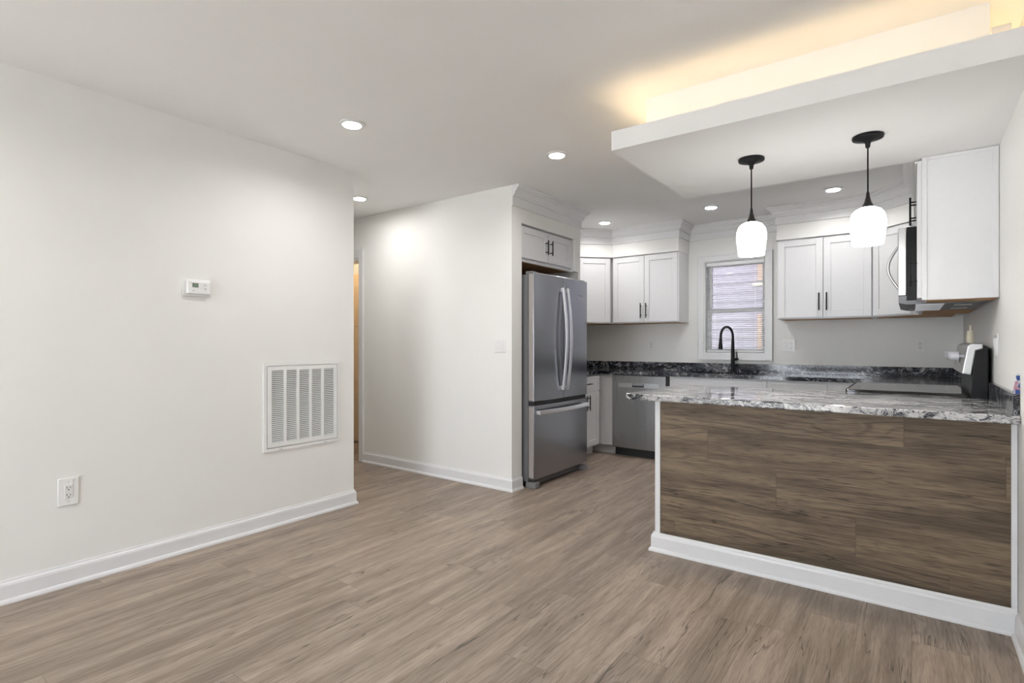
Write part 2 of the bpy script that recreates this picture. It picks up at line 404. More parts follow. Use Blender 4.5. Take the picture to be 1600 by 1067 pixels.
# warm strips on the ledge
led = thing('led_strip', 'warm glowing light strip on the ledge of the dropped ceiling', 'light strip', (-.4, 2.64, 2.262))
MB().prismx([(2.574, 2.2625), (2.592, 2.2625), (2.592, 2.278), (2.574, 2.2665)], -1.20, .335).build('channel', 'trim', led)
MB().prismx([(2.5755, 2.2680), (2.5765, 2.2672), (2.5905, 2.2765), (2.5895, 2.2785)], -1.195, .33).build('front_strip', 'led', led)
MB().box(-1.222, -1.210, 2.60, 3.5, 2.263, 2.2765).build('side_strip', 'led', led)
MB().box(.30, .312, 2.69, 3.5, 2.263, 2.268).build('side_strip', 'led', led)
ct = thing('led_driver', 'small grey driver box on the front ledge of the dropped ceiling at right', 'driver box', (.26, 2.57, 2.262))
MB().box(.232, .286, 2.594, 2.616, 2.2625, 2.343).build('housing', simple('driver_grey', (.62, .6, .58), .5), ct, bevel=.003)
MB().tube([(.232, 2.60, 2.305), (.215, 2.60, 2.300), (.19, 2.60, 2.29), (.17, 2.65, 2.266)], .003).build('wire', 'plast', ct)

# ------------------------------------------------------------ windows
def window(name, x0, x1, z0, z1, y, d, cas):      # d = +1 when outside lies towards +y
    w_ = thing(name, '', ''); del w_['label']; del w_['category']; w_['kind'] = 'structure'
    w_.location = ((x0 + x1) / 2, y, z0)
    m = MB()
    ya, yb = sorted((y - d * .018, y - d * .0002))
    for a in ((x0 - cas, x0, z0 - cas, z1 + cas), (x1, x1 + cas, z0 - cas, z1 + cas), (x0, x1, z1, z1 + cas), (x0, x1, z0 - cas, z0)):
        m.box(a[0], a[1], ya, yb, a[2], a[3])
    yc, yd = sorted((y - d * .026, y))
    for a in ((x0 - cas, x0 - cas + .012, z0 - cas, z1 + cas), (x1 + cas - .012, x1 + cas, z0 - cas, z1 + cas), (x0 - cas + .012, x1 + cas - .012, z1 + cas - .012, z1 + cas), (x0 - cas + .012, x1 + cas - .012, z0 - cas, z0 - cas + .012)):
        m.box(a[0], a[1], yc, yd, a[2], a[3])
    m.build('casing', 'trim', w_)
    m = MB(); ya, yb = sorted((y, y + d * .14))
    for a in ((x0, x0 + .012, z0, z1), (x1 - .012, x1, z0, z1), (x0 + .012, x1 - .012, z0, z0 + .012), (x0 + .012, x1 - .012, z1 - .012, z1)): m.box(a[0], a[1], ya, yb, a[2], a[3])
    m.build('jamb', 'trim', w_)
    zm = (z0 + z1) / 2 - .03
    for k, (a, b, off) in enumerate(((z0 + .012, zm + .02, .075), (zm - .02, z1 - .012, .105))):
        ya, yb = sorted((y + d * off, y + d * (off + .028)))
        m = MB(); f = .042
        m.box(x0 + .012, x0 + .012 + f, ya, yb, a, b); m.box(x1 - .012 - f, x1 - .012, ya, yb, a, b)
        m.box(x0 + .012 + f, x1 - .012 - f, ya, yb, a, a + f); m.box(x0 + .012 + f, x1 - .012 - f, ya, yb, b - f, b)
        s_ = m.build('sash', 'trim', w_, bevel=.002)
        yy = (ya + yb) / 2
        MB().box(x0 + .012 + f, x1 - .012 - f, yy - .002, yy + .002, a + f, b - f).build('pane', 'glass', s_)
    return w_
window('window_1', WX0, WX1, WZ0, WZ1, YB, 1, .065)
window('window_fill', BX0, BX1, BZ0, BZ1, YR, -1, .065)  # unseen window, made wide for soft frontal daylight
# blind
bl = thing('window_blind', 'white horizontal slat blind hanging in the kitchen window', 'blind', ((WX0 + WX1) / 2, YB + .03, WZ0))
bx0, bx1 = WX0 + .018, WX1 - .018
MB().box(bx0, bx1, YB + .012, YB + .048, WZ1 - .052, WZ1 - .014).build('headrail', 'slat', bl, bevel=.003)
m = MB(); z = WZ0 + .05; nsl = 0
while z < WZ1 - .06:
    t = R(14); dy = .0125 * math.cos(t); dz = .0125 * math.sin(t)
    m.prismx([(YB + .03 - dy, z - dz), (YB + .03, z + .0012), (YB + .03 + dy, z + dz), (YB + .03 + dy, z + dz + .0009), (YB + .03, z + .0021), (YB + .03 - dy, z - dz + .0009)], bx0, bx1)
    z += .0215
m.build('slats', 'slat', bl)
MB().box(bx0, bx1, YB + .018, YB + .042, WZ0 + .018, WZ0 + .034).build('bottom_rail', 'slat', bl, bevel=.003)
m = MB()
for x in (bx0 + .09, bx1 - .09):
    for yy in (.0175, .0425): m.box(x - .0008, x + .0008, YB + yy - .0006, YB + yy + .0006, WZ0 + .03, WZ1 - .05)
m.build('ladder_cords', 'slat', bl)
MB().tube([(bx0 + .05, YB + .01, WZ1 - .05), (bx0 + .052, YB + .006, 1.6)], .0035).build('wand', 'plast', bl)
# neighbouring house seen through the kitchen window
nh = thing('neighbouring_house', 'pale lap sided house wall seen outside through the kitchen window', 'house', (-1.4, 8.0, -.4))
m = MB(); z = -.4
while z < 6.5:
    m.prismx([(8.0, z), (8.0 + .1, z), (8.0 + .1, z + .13), (8.016, z + .13)], -14, 10); z += .13
m.build('siding', 'siding', nh)
for z0, z1 in ((1.14, 1.62), (2.08, 2.34)):  # two plain tan rectangles set on the siding
    f = MB().box(-1.70, -1.60, 7.965, 8.0, z0, z1).build('tan_panel', 'tan', nh, bevel=.004)
MB().box(-1.76, -1.50, 7.94, 8.0, 2.01, 2.045).build('ledge', simple('pale_ledge', (.9, .85, .62), .5), nh)
struct(MB().box(-9, 6, YB + .14, 14, -.5, -.4).build('ground_yard', 'grass'))
struct(MB().box(-12, 8, -14, YR - .12, -.5, -.4).build('ground_bounce', 'bounce_ground'))  # unseen ground, made pale to bounce daylight onto the ceiling

sbox('wall_sky_blocker', 'siding', (-14, 10, YB + .0, YB + .14, H + .1, 5.4), (-14, -6.6, YB, YB + .14, -.4, H + .1), (.5, 10, YB, YB + .14, -.4, H + .1))  # unseen walls, added to keep sky light out of the gap
sbox('trim_sky_blocker', 'trim', (-14, 10, YB - .2, YB + .7, 5.4, 5.55))   # unseen overhang, added to narrow the sky above the gap
MB().box(-14, 10, 7.3, 8.2, 6.5, 6.62).build('sky_blocker', 'trim', nh)  # unseen overhang, added to cut sky light on the siding
# ------------------------------------------------------------ wall plates
def gang_plate(t, w_, h_):
    MB().box(-w_ / 2, w_ / 2, -.007, 0, -h_ / 2, h_ / 2).build('cover_plate', 'plast', t, bevel=.003, local=True)
def receptacle(t, x):
    r = MB().box(x - .0165, x + .0165, -.010, -.006, -.034, .034).build('receptacle', 'plast2', t, bevel=.0015, local=True)
    m = MB()
    for z in (.018, -.018):
        MB().box(x - .008, x - .0055, -.0108, -.0098, z - .001, z + .007).build('slot', 'dark', r, local=True)
        MB().box(x + .0055, x + .008, -.0108, -.0098, z - .001, z + .006).build('slot', 'dark', r, local=True)
        MB().lathe([(.0026, -.0108), (.0026, -.0098)], (x, 0, z - .008), n=12, axis='Y').build('slot', 'dark', r, local=True)
def rocker(t, x):
    MB().box(x - .018, x + .018, -.009, -.006, -.036, .036).build('switch_frame', 'plast2', t, bevel=.001, local=True)
    MB().prismx([(-.007, -.031), (-.009, -.031), (-.0135, .031), (-.007, .031)], x - .0145, x + .0145).build('rocker', 'plast', t, bevel=.001, local=True)
def screws(t, xs, h_=.114):
    for x in xs:
        for z in (-.048, .048): MB().lathe([(.0025, -.0082), (.0025, -.0065)], (x, 0, z), n=12, axis='Y').build('screw', 'redc', t, local=True)
def wall_outlet(label, loc, rz, kinds, w1=.073, h1=.117):
    t = thing('wall_outlet' if 'o' in kinds else 'light_switch', label, 'outlet' if kinds == 'o' else ('switch and outlet plate' if 'o' in kinds else 'light switch'), loc, rz, 'white outlet and switch plates on the walls')
    n = len(kinds); gang_plate(t, w1 + .046 * (n - 1), h1); xs = [(i - (n - 1) / 2) * .046 for i in range(n)]
    for x, k in zip(xs, kinds): (receptacle if k == 'o' else rocker)(t, x)
    screws(t, xs); return t
wall_outlet('white duplex outlet low on the left wall of the living area', (XL, .849, .468), PI / 2, 'o', .083, .137)
wall_outlet('white two rocker light switch on the wall left of the refrigerator', (-2.735, YF, 1.192), 0, 'ss', .073, .117)
wall_outlet('white outlet on the back wall under the left wall cabinets', (-2.415, YB, 1.187), 0, 'o')
wall_outlet('white rocker switch with outlet on the back wall right of the window', (-.985, YB, 1.187), 0, 'so')
wall_outlet('white outlet on the back wall under the right wall cabinets', (.062, YB, 1.19), 0, 'o')
wall_outlet('white switch plate on the right wall near the range', (XR, 3.72, 1.195), -PI / 2, 'ss')

# thermostat
th = thing('thermostat', 'white digital thermostat with small screen on the left wall', 'thermostat', (XL, 1.452, 1.53), PI / 2)
MB().box(-.078, .078, -.006, 0, -.05, .05).build('wall_plate', 'plast', th, bevel=.004, local=True)
MB().box(-.062, .066, -.03, -.006, -.036, .04).build('housing', 'plast', th, bevel=.006, local=True)
f = MB().box(-.037, -.005, -.032, -.03, .002, .026).build('bezel', simple('bezel_grey', (.1, .12, .12), .4), th, local=True)
MB().box(-.032, -.008, -.0328, -.0318, .005, .023).build('screen', 'lcd', f, local=True)
for z in (.018, -.004): MB().lathe([(.0048, -.032), (.0048, -.03)], (.034, 0, z), n=16, axis='Y').build('button', 'redc', th, local=True)
MB().lathe([(.004, -.032), (.004, -.03)], (-.031, 0, -.018), n=16, axis='Y').build('button', 'redc', th, local=True)

# return air grille
gr = thing('return_air_grille', 'large square white louvred return air grille on the left wall', 'vent', (XL, 2.143, .789), PI / 2)
gw, gh = .29, .293
m = MB()
for a in ((-gw, -gw + .022, -gh, gh), (gw - .022, gw, -gh, gh), (-gw + .022, gw - .022, gh - .022, gh), (-gw + .022, gw - .022, -gh, -gh + .022)): m.box(a[0], a[1], -.010, 0, a[2], a[3])
m.build('outer_frame', 'plast', gr, bevel=0, local=True)
m = MB(); iw, ih = gw - .027, gh - .027
for a in ((-iw, -iw + .028, -ih, ih), (iw - .022, iw, -ih, ih), (-iw + .028, iw - .022, ih - .028, ih), (-iw + .028, iw - .022, -ih, -ih + .03)): m.box(a[0], a[1], -.013, -.001, a[2], a[3])
lx0, lx1 = -iw + .028, iw - .022; colw = (lx1 - lx0) / 5
for i in range(1, 5): x = lx0 + i * colw; m.box(x - .009, x + .009, -.013, -.003, -ih + .03, ih - .028)
m.build('face_panel', 'plast', gr, bevel=0, local=True)
MB().box(-iw, iw, -.0015, -.0005, -ih, ih).build('backing', simple('duct_dark', (.10, .10, .10), .8), gr, local=True)
for i in range(5):
    m = MB(); nl = 37; z0 = -ih + .03; st = (2 * ih - .058) / nl
    for k in range(nl):
        z = z0 + (k + .5) * st
        m.prismx([(-.0125, z - .0045), (-.0115, z - .0045), (-.002, z + .0035), (-.003, z + .0035), (-.0125, z - .003)][:4], lx0 + i * colw + (.009 if i else 0), lx0 + (i + 1) * colw - (.009 if i < 4 else 0))
    m.build('louvres', 'plast', gr, local=True)
for x in (-.17, .17): MB().box(x - .012, x + .012, -.0115, -.009, -gh + .006, -gh + .012).build('latch', 'redc', gr, local=True)

# ------------------------------------------------------------ downlights
def downlight(x, y, label, z=H, mat='lens', nm='recessed_downlight', watts=None):
    t = thing(nm, label, 'ceiling light', (x, y, z - .001), group=None if mat == 'warm' else 'recessed downlights in the white ceiling')
    prof = [(.052, -.004), (.052, -.010), (.060, -.011), (.072, -.006), (.074, 0), (.052, 0)]
    MB().lathe(prof + [prof[0]], n=36, cap=False).build('trim_ring', 'trim', t, smooth=True, local=True)
    MB().lathe([(.0515, -.002), (.0515, -.010), (.049, -.014), (.040, -.016), (.02, -.017)], n=36).build('lens', mat, t, local=True)
    if mat == 'lens':
        la = bpy.data.lights.new('lamp', 'AREA'); la.shape = 'DISK'; la.size = .1; la.energy = watts or CAN; la.color = CAN_COL[:3]; la.spread = R(176 if watts == 6.0 else 150 if watts else 158)
        lo = bpy.data.objects.new('lamp', la); C.objects.link(lo); lo.parent = t; lo.location = (0, 0, -.0182)
    return t
downlight(-2.648, 1.997, 'round recessed downlight in the living area ceiling nearest the camera')
downlight(-1.95, 3.153, 'round recessed downlight in the ceiling between the living area and the refrigerator')
downlight(-3.935, 3.049, 'round recessed downlight in the hall ceiling at the end of the left wall', watts=6.0)
downlight(-2.622, 5.206, 'round recessed downlight in the kitchen ceiling in front of the left wall cabinets', watts=CANK)
downlight(-1.522, 5.221, 'round recessed downlight in the kitchen ceiling left of the left pendant', watts=CANK)
downlight(-.525, 5.227, 'round recessed downlight in the kitchen ceiling between the two pendant cords', watts=CANK)
for x, y, s_ in ((-2.65, -.1, 'beside the left wall'), (-2.65, -2.2, 'far behind the camera beside the left wall'), (-.9, -1.4, 'behind the camera near the right wall')):  # unseen lamps, added to brighten the living area
    downlight(x, y, 'unseen added fill downlight in the living area ceiling ' + s_)
M['warm'] = emis('warm_lens', (1, .76, .46), 260)
downlight(-5.2, 3.95, 'warm downlight in the small room behind the hall doorway', mat='warm')

# ------------------------------------------------------------ pendants
def pendant(x, y, label):
    t = thing('pendant_light', label, 'pendant light', (x, y, 2.2), group='pendant lights over the peninsula')
    MB().lathe([(.064, -.0005), (.066, -.006), (.064, -.014), (.05, -.019), (.03, -.022), (.016, -.028), (.011, -.038), (.0095, -.055), (.006, -.058)], n=48).build('canopy', 'black', t, smooth=True, local=True)
    MB().tube([(0, 0, -.056), (0, 0, -.285)], .0035, n=10).build('cord', 'black', t, smooth=True, local=True)
    MB().lathe([(.005, -.268), (.0065, -.275), (.009, -.295), (.015, -.318), (.024, -.336), (.031, -.344), (.031, -.35)], n=32).build('socket_cap', 'bronze', t, smooth=True, local=True)
    pr = [(.018, -.3435), (.035, -.3455), (.053, -.355), (.066, -.371), (.073, -.392), (.0755, -.413), (.0745, -.436), (.0715, -.462), (.068, -.49), (.0655, -.518), (.065, -.521)]
    inn = [(r - .003, z + (.001 if i else -.003)) for i, (r, z) in enumerate(pr)][::-1]
    MB().lathe(pr + inn, n=48, cap=False).build('glass_shade', 'shade', t, smooth=True, local=True)
    MB().lathe([(.008, -.36), (.013, -.375), (.014, -.39), (.026, -.42), (.03, -.445), (.024, -.468), (.01, -.478)], n=24).build('bulb', M['bulb'], t, smooth=True, local=True)
    return t
M['bulb'] = emis('bulb_glow', (1, .96, .9), 220)
pendant(-.693, 3.107, 'black pendant light with white glass shade hanging left, in front of the window')
pendant(-.168, 3.10, 'black pendant light with white glass shade hanging right, beside the microwave')

# ------------------------------------------------------------ cabinets
def pull(parent, x, z, ln, vert=True, y=-.02):
    m = MB(); h = ln / 2
    if vert:
        m.tube([(x, y - .031, z - h), (x, y - .031, z + h)], .0058)
        for s_ in (-1, 1): m.tube([(x, y, z + s_ * h * .62), (x, y - .031, z + s_ * h * .62)], .0045)
    else:
        m.tube([(x - h, y - .031, z), (x + h, y - .031, z)], .0058)
        for s_ in (-1, 1): m.tube([(x + s_ * h * .62, y, z), (x + s_ * h * .62, y - .031, z)], .0045)
    return m.build('handle', 'black', parent, smooth=True, local=True)
def front(parent, name, x0, x1, z0, z1, handle=None, rail=.057):
    m = MB(); y0 = -.02
    if min(x1 - x0, z1 - z0) < .16 or name == 'drawer' and z1 - z0 < .2:
        r = .022
    else: r = rail
    m.box(x0, x0 + r, y0, 0, z0, z1); m.box(x1 - r, x1, y0, 0, z0, z1)
    m.box(x0 + r, x1 - r, y0, 0, z0, z0 + r); m.box(x0 + r, x1 - r, y0, 0, z1 - r, z1)
    yi = y0 + .008
    m.box(x0 + r, x1 - r, yi, 0, z0 + r, z1 - r)
    d = m.build(name, 'cab', parent, bevel=.0016, local=True)
    if handle: pull(d, *handle)
    return d
def cabinet(label, loc, rz, w_, d, h, fronts, name='wall_cabinet', under=False, toe=0, poly=None, group=None, cat=None, toe_mat='trim', low=0):
    t = thing(name, label, cat or ('base cabinet' if toe else 'wall cabinet'), loc, rz, group or (None if cat else 'white base cabinets of the kitchen' if toe else 'white wall cabinets of the kitchen'))
    m = MB()
    if poly: m.prism(poly, toe, h)
    else: m.box(0, w_, .0005, d, toe, h)
    if low: m = MB(); m.box(0, w_, .0005, d, toe, low); m.box(0, w_, .0005, .02, low, h); m.box(0, .018, .02, d, low, h); m.box(w_ - .018, w_, .02, d, low, h)
    m.build('carcass', 'cab', t, bevel=.0015, local=True)
    if under:
        m = MB()
        if poly:
            cx = sum(p[0] for p in poly) / len(poly); cy = sum(p[1] for p in poly) / len(poly)
            m.prism([(cx + (p[0] - cx) * .93, cy + (p[1] - cy) * .93) for p in poly], -.002, .002)
        else: m.box(.017, w_ - .017, .022, d - .004, -.002, .002)
        m.build('underside', 'under', t, local=True)
    if toe: MB().box(0, w_, .07, .085, 0, toe).build('toe_kick', toe_mat, t, local=True)
    for f in fronts: front(t, *f)
    return t
UZ, UH = 1.437, .752
# right of the refrigerator: hidden wall cabinet on the left kitchen wall
cabinet('white shaker wall cabinet on the left kitchen wall just past the refrigerator', (-3.05, 4.676, UZ), PI / 2, .66, .305, UH,
        [('door', .005, .328, .012, UH - .012, (.30, .11, .16)), ('door', .332, .655, .012, UH - .012, (.36, .11, .16))], under=True)
dl = .39
poly = [(0, 0), (dl, 0), (dl + .219, .219), (dl / 2, dl / 2 + .414 + .0), (-.219, .219)]
cabinet('white diagonal corner wall cabinet left of the window cabinets', (-3.05, 5.36 + .012, UZ), R(45), dl, .3, UH, [('door', .010, dl - .010, .012, UH - .012)], under=True,
        poly=[(0, 0.0005), (dl, .0005), (dl + .2, .2), (dl / 2 - .01, dl / 2 + .39), (-.2, .2)])
cabinet('white two door wall cabinet on the back wall left of the window', (-2.755, 5.67, UZ), 0, .77, .308, UH,
        [('door', .012, .384, .012, UH - .012, (.355, .135, .165)), ('door', .388, .758, .012, UH - .012, (.417, .135, .165))], under=True)
cabinet('white two door wall cabinet on the back wall right of the window', (-1.03, 5.67, UZ), 0, .765, .308, UH,
        [('door', .008, .38, .012, UH - .012, (.352, .155, .16)), ('door', .386, .75, .012, UH - .012, (.412, .155, .16))], under=True)
cabinet('white diagonal corner wall cabinet behind the microwave', (-.262, 5.675, UZ), R(-45), dl, .3, UH, [('door', .010, dl - .010, .012, UH - .012)], under=True,
        poly=[(0, .0005), (dl, .0005), (dl + .2, .2), (dl / 2 + .01, dl / 2 + .39), (-.2, .2)])
cabinet('white wall cabinet on the right wall behind the microwave', (.045, 5.385, UZ), -PI / 2, .755, .308, UH,
        [('door', .005, .375, .012, UH - .012, (.345, .11, .16)), ('door', .379, .75, .012, UH - .012, (.41, .11, .16))], under=True)
cabinet('short white cabinet above the microwave with tall black pulls', (.045, 4.62, 1.882), -PI / 2, .756, .308, 2.187 - 1.882,
        [('door', .005, .376, .008, .297, (.335, .155, .16)), ('door', .38, .751, .008, .297, (.421, .155, .16))])
ec = cabinet('narrow white wall cabinet ending the right run, plain side facing the room', (.045, 3.86, UZ), -PI / 2, .225, .308, 2.198 - UZ,
        [('door', .004, .221, .012, 2.198 - UZ - .012, (.195, .155, .16))], under=True)
m = MB(); hh = 2.198 - UZ
m.box(.225, .23, .0, .308, 0, hh); m.box(.23, .236, .0, .022, 0, hh); m.box(.23, .236, .284, .308, 0, hh); m.box(.23, .236, .022, .284, hh - .018, hh)
m.build('end_panel', 'cab', ec, bevel=.001, local=True)
# above the refrigerator
cabinet('short white two door cabinet above the refrigerator', (-2.66, 3.684, 1.905), PI / 2, .876, .55, .305,
        [('door', .006, .436, .03, .298, (.395, .16, .13)), ('door', .442, .868, .03, .298, (.468, .16, .13))], under=True)
# base cabinets
BH = .874
cabinet('white base cabinet with one drawer and two doors between refrigerator and corner', (-2.77, 4.73, 0), PI / 2, .61, .588, BH,
        [('drawer', .01, .6, .70, .86, (.305, .78, .16, False)), ('door', .01, .303, .115, .69, (.275, .58, .16)), ('door', .307, .6, .115, .69, (.335, .58, .16))], name='base_cabinet', toe=.1)
cabinet('plain white corner filler between the left base cabinet and dishwasher', (-3.35, 5.39, 0), 0, .735, .585, BH, [], name='corner_filler', toe=.1, cat='cabinet filler')
cabinet('white sink base cabinet under the faucet right of the dishwasher', (-1.985, 5.39, 0), 0, .92, .585, BH,
        [('drawer', .01, .91, .71, .855), ('door', .01, .457, .115, .695, (.425, .58, .16)), ('door', .463, .91, .115, .695, (.495, .58, .16))], name='sink_cabinet', toe=.1, low=.66)
cabinet('white base cabinet with drawer on the back wall right of the sink', (-1.063, 5.39, 0), 0, .78, .585, BH,
        [('drawer', .01, .475, .71, .855), ('door', .01, .475, .115, .695, (.04, .58, .16)), ('door', .52, .76, .115, .855)], name='base_cabinet', toe=.1)
cabinet('white base cabinet on the right wall between corner and range', (-.27, 5.385, 0), -PI / 2, .755, .62, BH,
        [('drawer', .05, .745, .71, .855, (.4, .78, .16, False)), ('door', .05, .745, .115, .695, (.7, .58, .16))], name='base_cabinet', toe=.1)
cabinet('white base cabinet on the kitchen side of the peninsula', (.35, 3.74, 0), PI, 1.53, .61, BH,
        [('door', .68, 1.10, .115, .855, (1.07, .6, .16)), ('door', 1.105, 1.52, .115, .855, (1.14, .6, .16))], name='base_cabinet', toe=.1)

# ------------------------------------------------------------ peninsula
pn = thing('peninsula', 'peninsula half wall faced in horizontal brown wood planks under the pale granite top', 'peninsula', (-.42, 3.08, 0))
MB().box(-1.195, XR - .003, 3.052, 3.125, 0, BH).build('half_wall', 'wall', pn)
MB().box(-1.172, .333, 3.036, 3.051, .09, BH).build('wood_panel', 'panel', pn)
MB().box(-1.203, -1.172, 3.030, 3.051, .09, BH).build('corner_trim', 'trim', pn, bevel=.002)
MB().box(.333, XR - .002, 3.030, 3.051, .09, BH).build('corner_trim', 'trim', pn, bevel=.002)
MB().box(-1.207, -1.196, 3.052, 3.125, .09, BH).build('end_trim', 'trim', pn, bevel=.002)
MB().sweep([(-1.207, 3.125), (-1.207, 3.030), (XR - .003, 3.030)][::-1][::-1], base).build('baseboard', 'trim', pn)
pc = thing('peninsula_countertop', 'pale grey streaked granite top of the peninsula reaching the right wall', 'countertop', (-.5, 3.4, .876))
MB().box(-1.352, XR - .001, 2.955, 3.848, .877, CT).build('slab', 'granite_p', pc, bevel=.006, seg=3)
MB().box(.334, XR - .001, 2.985, 3.848, CT, .998).build('backsplash', 'granite', pc, bevel=.002)
bc = thing('kitchen_countertop', 'dark black and white veined granite countertop along the kitchen walls', 'countertop', (-1.5, 5.6, .876))
sx0, sx1, sy0, sy1 = -1.88, -1.14, 5.44, 5.80
m = MB()
yf = 5.345; zz = (.877, CT)
m.prism([(XK, 4.675), (-2.735, 4.675), (-2.735, yf), (XK, yf)], *zz)
m.box(XK, sx0, yf, YB - .001, *zz); m.box(sx0, sx1, yf, sy0, *zz); m.box(sx0, sx1, sy1, YB - .001, *zz); m.box(sx1, XR - .001, yf, YB - .001, *zz)
m.box(-.305, XR - .001, 4.63, yf, *zz)
bmesh.ops.remove_doubles(m.bm, verts=m.bm.verts[:], dist=.0001)
m.build('slab', 'granite', bc)
m = MB(); m.box(XK, XK + .02, 4.675, YB - .02, CT, .998); m.box(XK, XR - .001, YB - .021, YB - .001, CT, .998); m.box(XR - .021, XR - .001, 4.63, YB - .021, CT, .998)
m.build('backsplash', 'granite', bc, bevel=.002)
# sink
sk = thing('sink', 'steel undermount kitchen sink basin below the faucet', 'sink', (-1.51, 5.62, .68))
m = MB(); t_ = .008
m.box(sx0, sx1, sy0, sy1, .70, .708); m.box(sx0, sx0 + t_, sy0, sy1, .708, .876); m.box(sx1 - t_, sx1, sy0, sy1, .708, .876)
m.box(sx0, sx1, sy0, sy0 + t_, .708, .876); m.box(sx0, sx1, sy1 - t_, sy1, .708, .876)
m.build('basin', 'bright', sk, bevel=.003)
MB().lathe([(.04, .708), (.04, .711), (.03, .712), (.012, .7105)], (-1.51, 5.62, 0), n=32).build('drain', 'chrome', sk, smooth=True)

# faucet
fa = thing('faucet', 'matte black gooseneck pull down kitchen faucet in front of the window', 'faucet', (-1.49, 5.87, CT), R(-28))
MB().lathe([(.027, 0), (.027, .006), (.023, .01), (.0215, .05), (.0195, .12), (.018, .2), (.0145, .33)], n=28).build('body', 'black', fa, smooth=True, local=True)
pts = [(0, 0, .32)]
for k in range(0, 19):
    a_ = PI * k / 18 * 1.03
    pts.append((0, -.085 + .085 * math.cos(a_), .37 + .098 * math.sin(a_)))
pts.append((0, -.172, .345))
MB().tube(pts, .0125, n=16).build('spout', 'black', fa, smooth=True, local=True)
MB().lathe([(.0135, .35), (.0145, .345), (.0155, .32), (.021, .265), (.0225, .24), (.019, .238)], (0, -.173, 0), n=24).build('spray_head', 'black', fa, smooth=True, local=True)
h_ = MB().tube([(.015, 0, .135), (.062, 0, .135)], .0145, n=16).build('valve', 'black', fa, smooth=True, local=True)
MB().tube([(.056, 0, .14), (.054, 0, .165), (.048, .0, .215)], [.006, .0055, .005], n=12).build('lever', 'black', h_, smooth=True, local=True)

# ------------------------------------------------------------ refrigerator
rf = thing('refrigerator', 'stainless steel french door refrigerator standing in the alcove', 'refrigerator', (-2.93, 4.155, 0))
fy0, fy1, fx = 3.70, 4.61, -2.497
MB().box(-3.30, -2.572, fy0 + .004, fy1 - .004, .05, 1.785).build('body', 'fridge_side', rf, bevel=.004)
def curved_door(y0, y1, z0, z1, name, x0=-2.565, bulge=.012, yc=None):
    m = MB(); n = 16; pts = []
    W = (fy1 - fy0) / 2; mid = (fy0 + fy1) / 2
    pts.append((x0, y0)); e = .006
    ys = [y0 + (y1 - y0) * i / n for i in range(n + 1)]
    fr = []
    for i, y in enumerate(ys):
        x = fx - bulge * ((y - mid) / W) ** 2
        if i in (0, n): x -= e * .0
        fr.append((x, y))
    poly = [(x0, y0)] + fr + [(x0, y1)]
    m.prism(poly, z0, z1)
    return m.build(name, 'fridge', rf, bevel=.006, seg=3)
mid = (fy0 + fy1) / 2
def side_skin(y0, y1, z0, z1, d):
    MB().box(-2.562, -2.516, y0, y1, z0, z1).build('door_edge', 'door_edge', d)
dL = curved_door(fy0, mid - .003, .722, 1.80, 'door'); side_skin(fy0 - .0012, fy0 + .001, .735, 1.785, dL)
dR = curved_door(mid + .003, fy1, .722, 1.80, 'door')
fz = curved_door(fy0, fy1, .075, .69, 'freezer_drawer'); side_skin(fy0 - .0012, fy0 + .001, .09, .68, fz)
MB().box(-2.574, -2.52, fy0 + .012, fy1 - .012, .688, .724).build('gasket', 'dark', rf)
def bowed(parent, y, z0, z1, x0=-2.5):
    n = 14; pts = []
    for i in range(n + 1):
        f = i / n; pts.append((x0 + .020 + .040 * math.sin(PI * f) , y, z0 + (z1 - z0) * f))
    m = MB().tube(pts, .01, n=16, flat=(.017, .008))
    for z in (z0 + .018, z1 - .018): m.box(x0 - .004, x0 + .022, y - .011, y + .011, z - .016, z + .016)
    return m.build('handle', 'bright', parent, smooth=True)
bowed(dL, mid - .040, .80, 1.70); bowed(dR, mid + .040, .80, 1.70)
n = 14; pts = [(-2.497 + .012 + .04 * math.sin(PI * (.06 + .88 * i / n)) , fy0 + .04 + (fy1 - fy0 - .08) * i / n, .632) for i in range(n + 1)]
m = MB().tube(pts, .01, n=16, flat=(.019, .007)); 
for y in (fy0 + .05, fy1 - .05): m.box(-2.512, -2.475, y - .014, y + .014, .618, .646)
m.build('handle', 'bright', fz, smooth=True)
MB().box(-2.60, -2.53, fy0 + .01, fy0 + .075, 1.786, 1.812).build('hinge_cover', 'fridge_side', rf, bevel=.004)
MB().box(-2.60, -2.53, fy1 - .075, fy1 - .01, 1.786, 1.812).build('hinge_cover', 'fridge_side', rf, bevel=.004)
for y in (fy0 + .004, fy1 - .08):
    MB().box(-2.60, -2.50, y, y + .076, .0, .052).build('foot', simple('foot_grey', (.2, .2, .2), .5), rf, bevel=.01)
MB().box(-2.64, -2.555, fy0 + .08, fy1 - .08, .012, .072).build('base_grille', 'fridge_side', rf, bevel=.004)
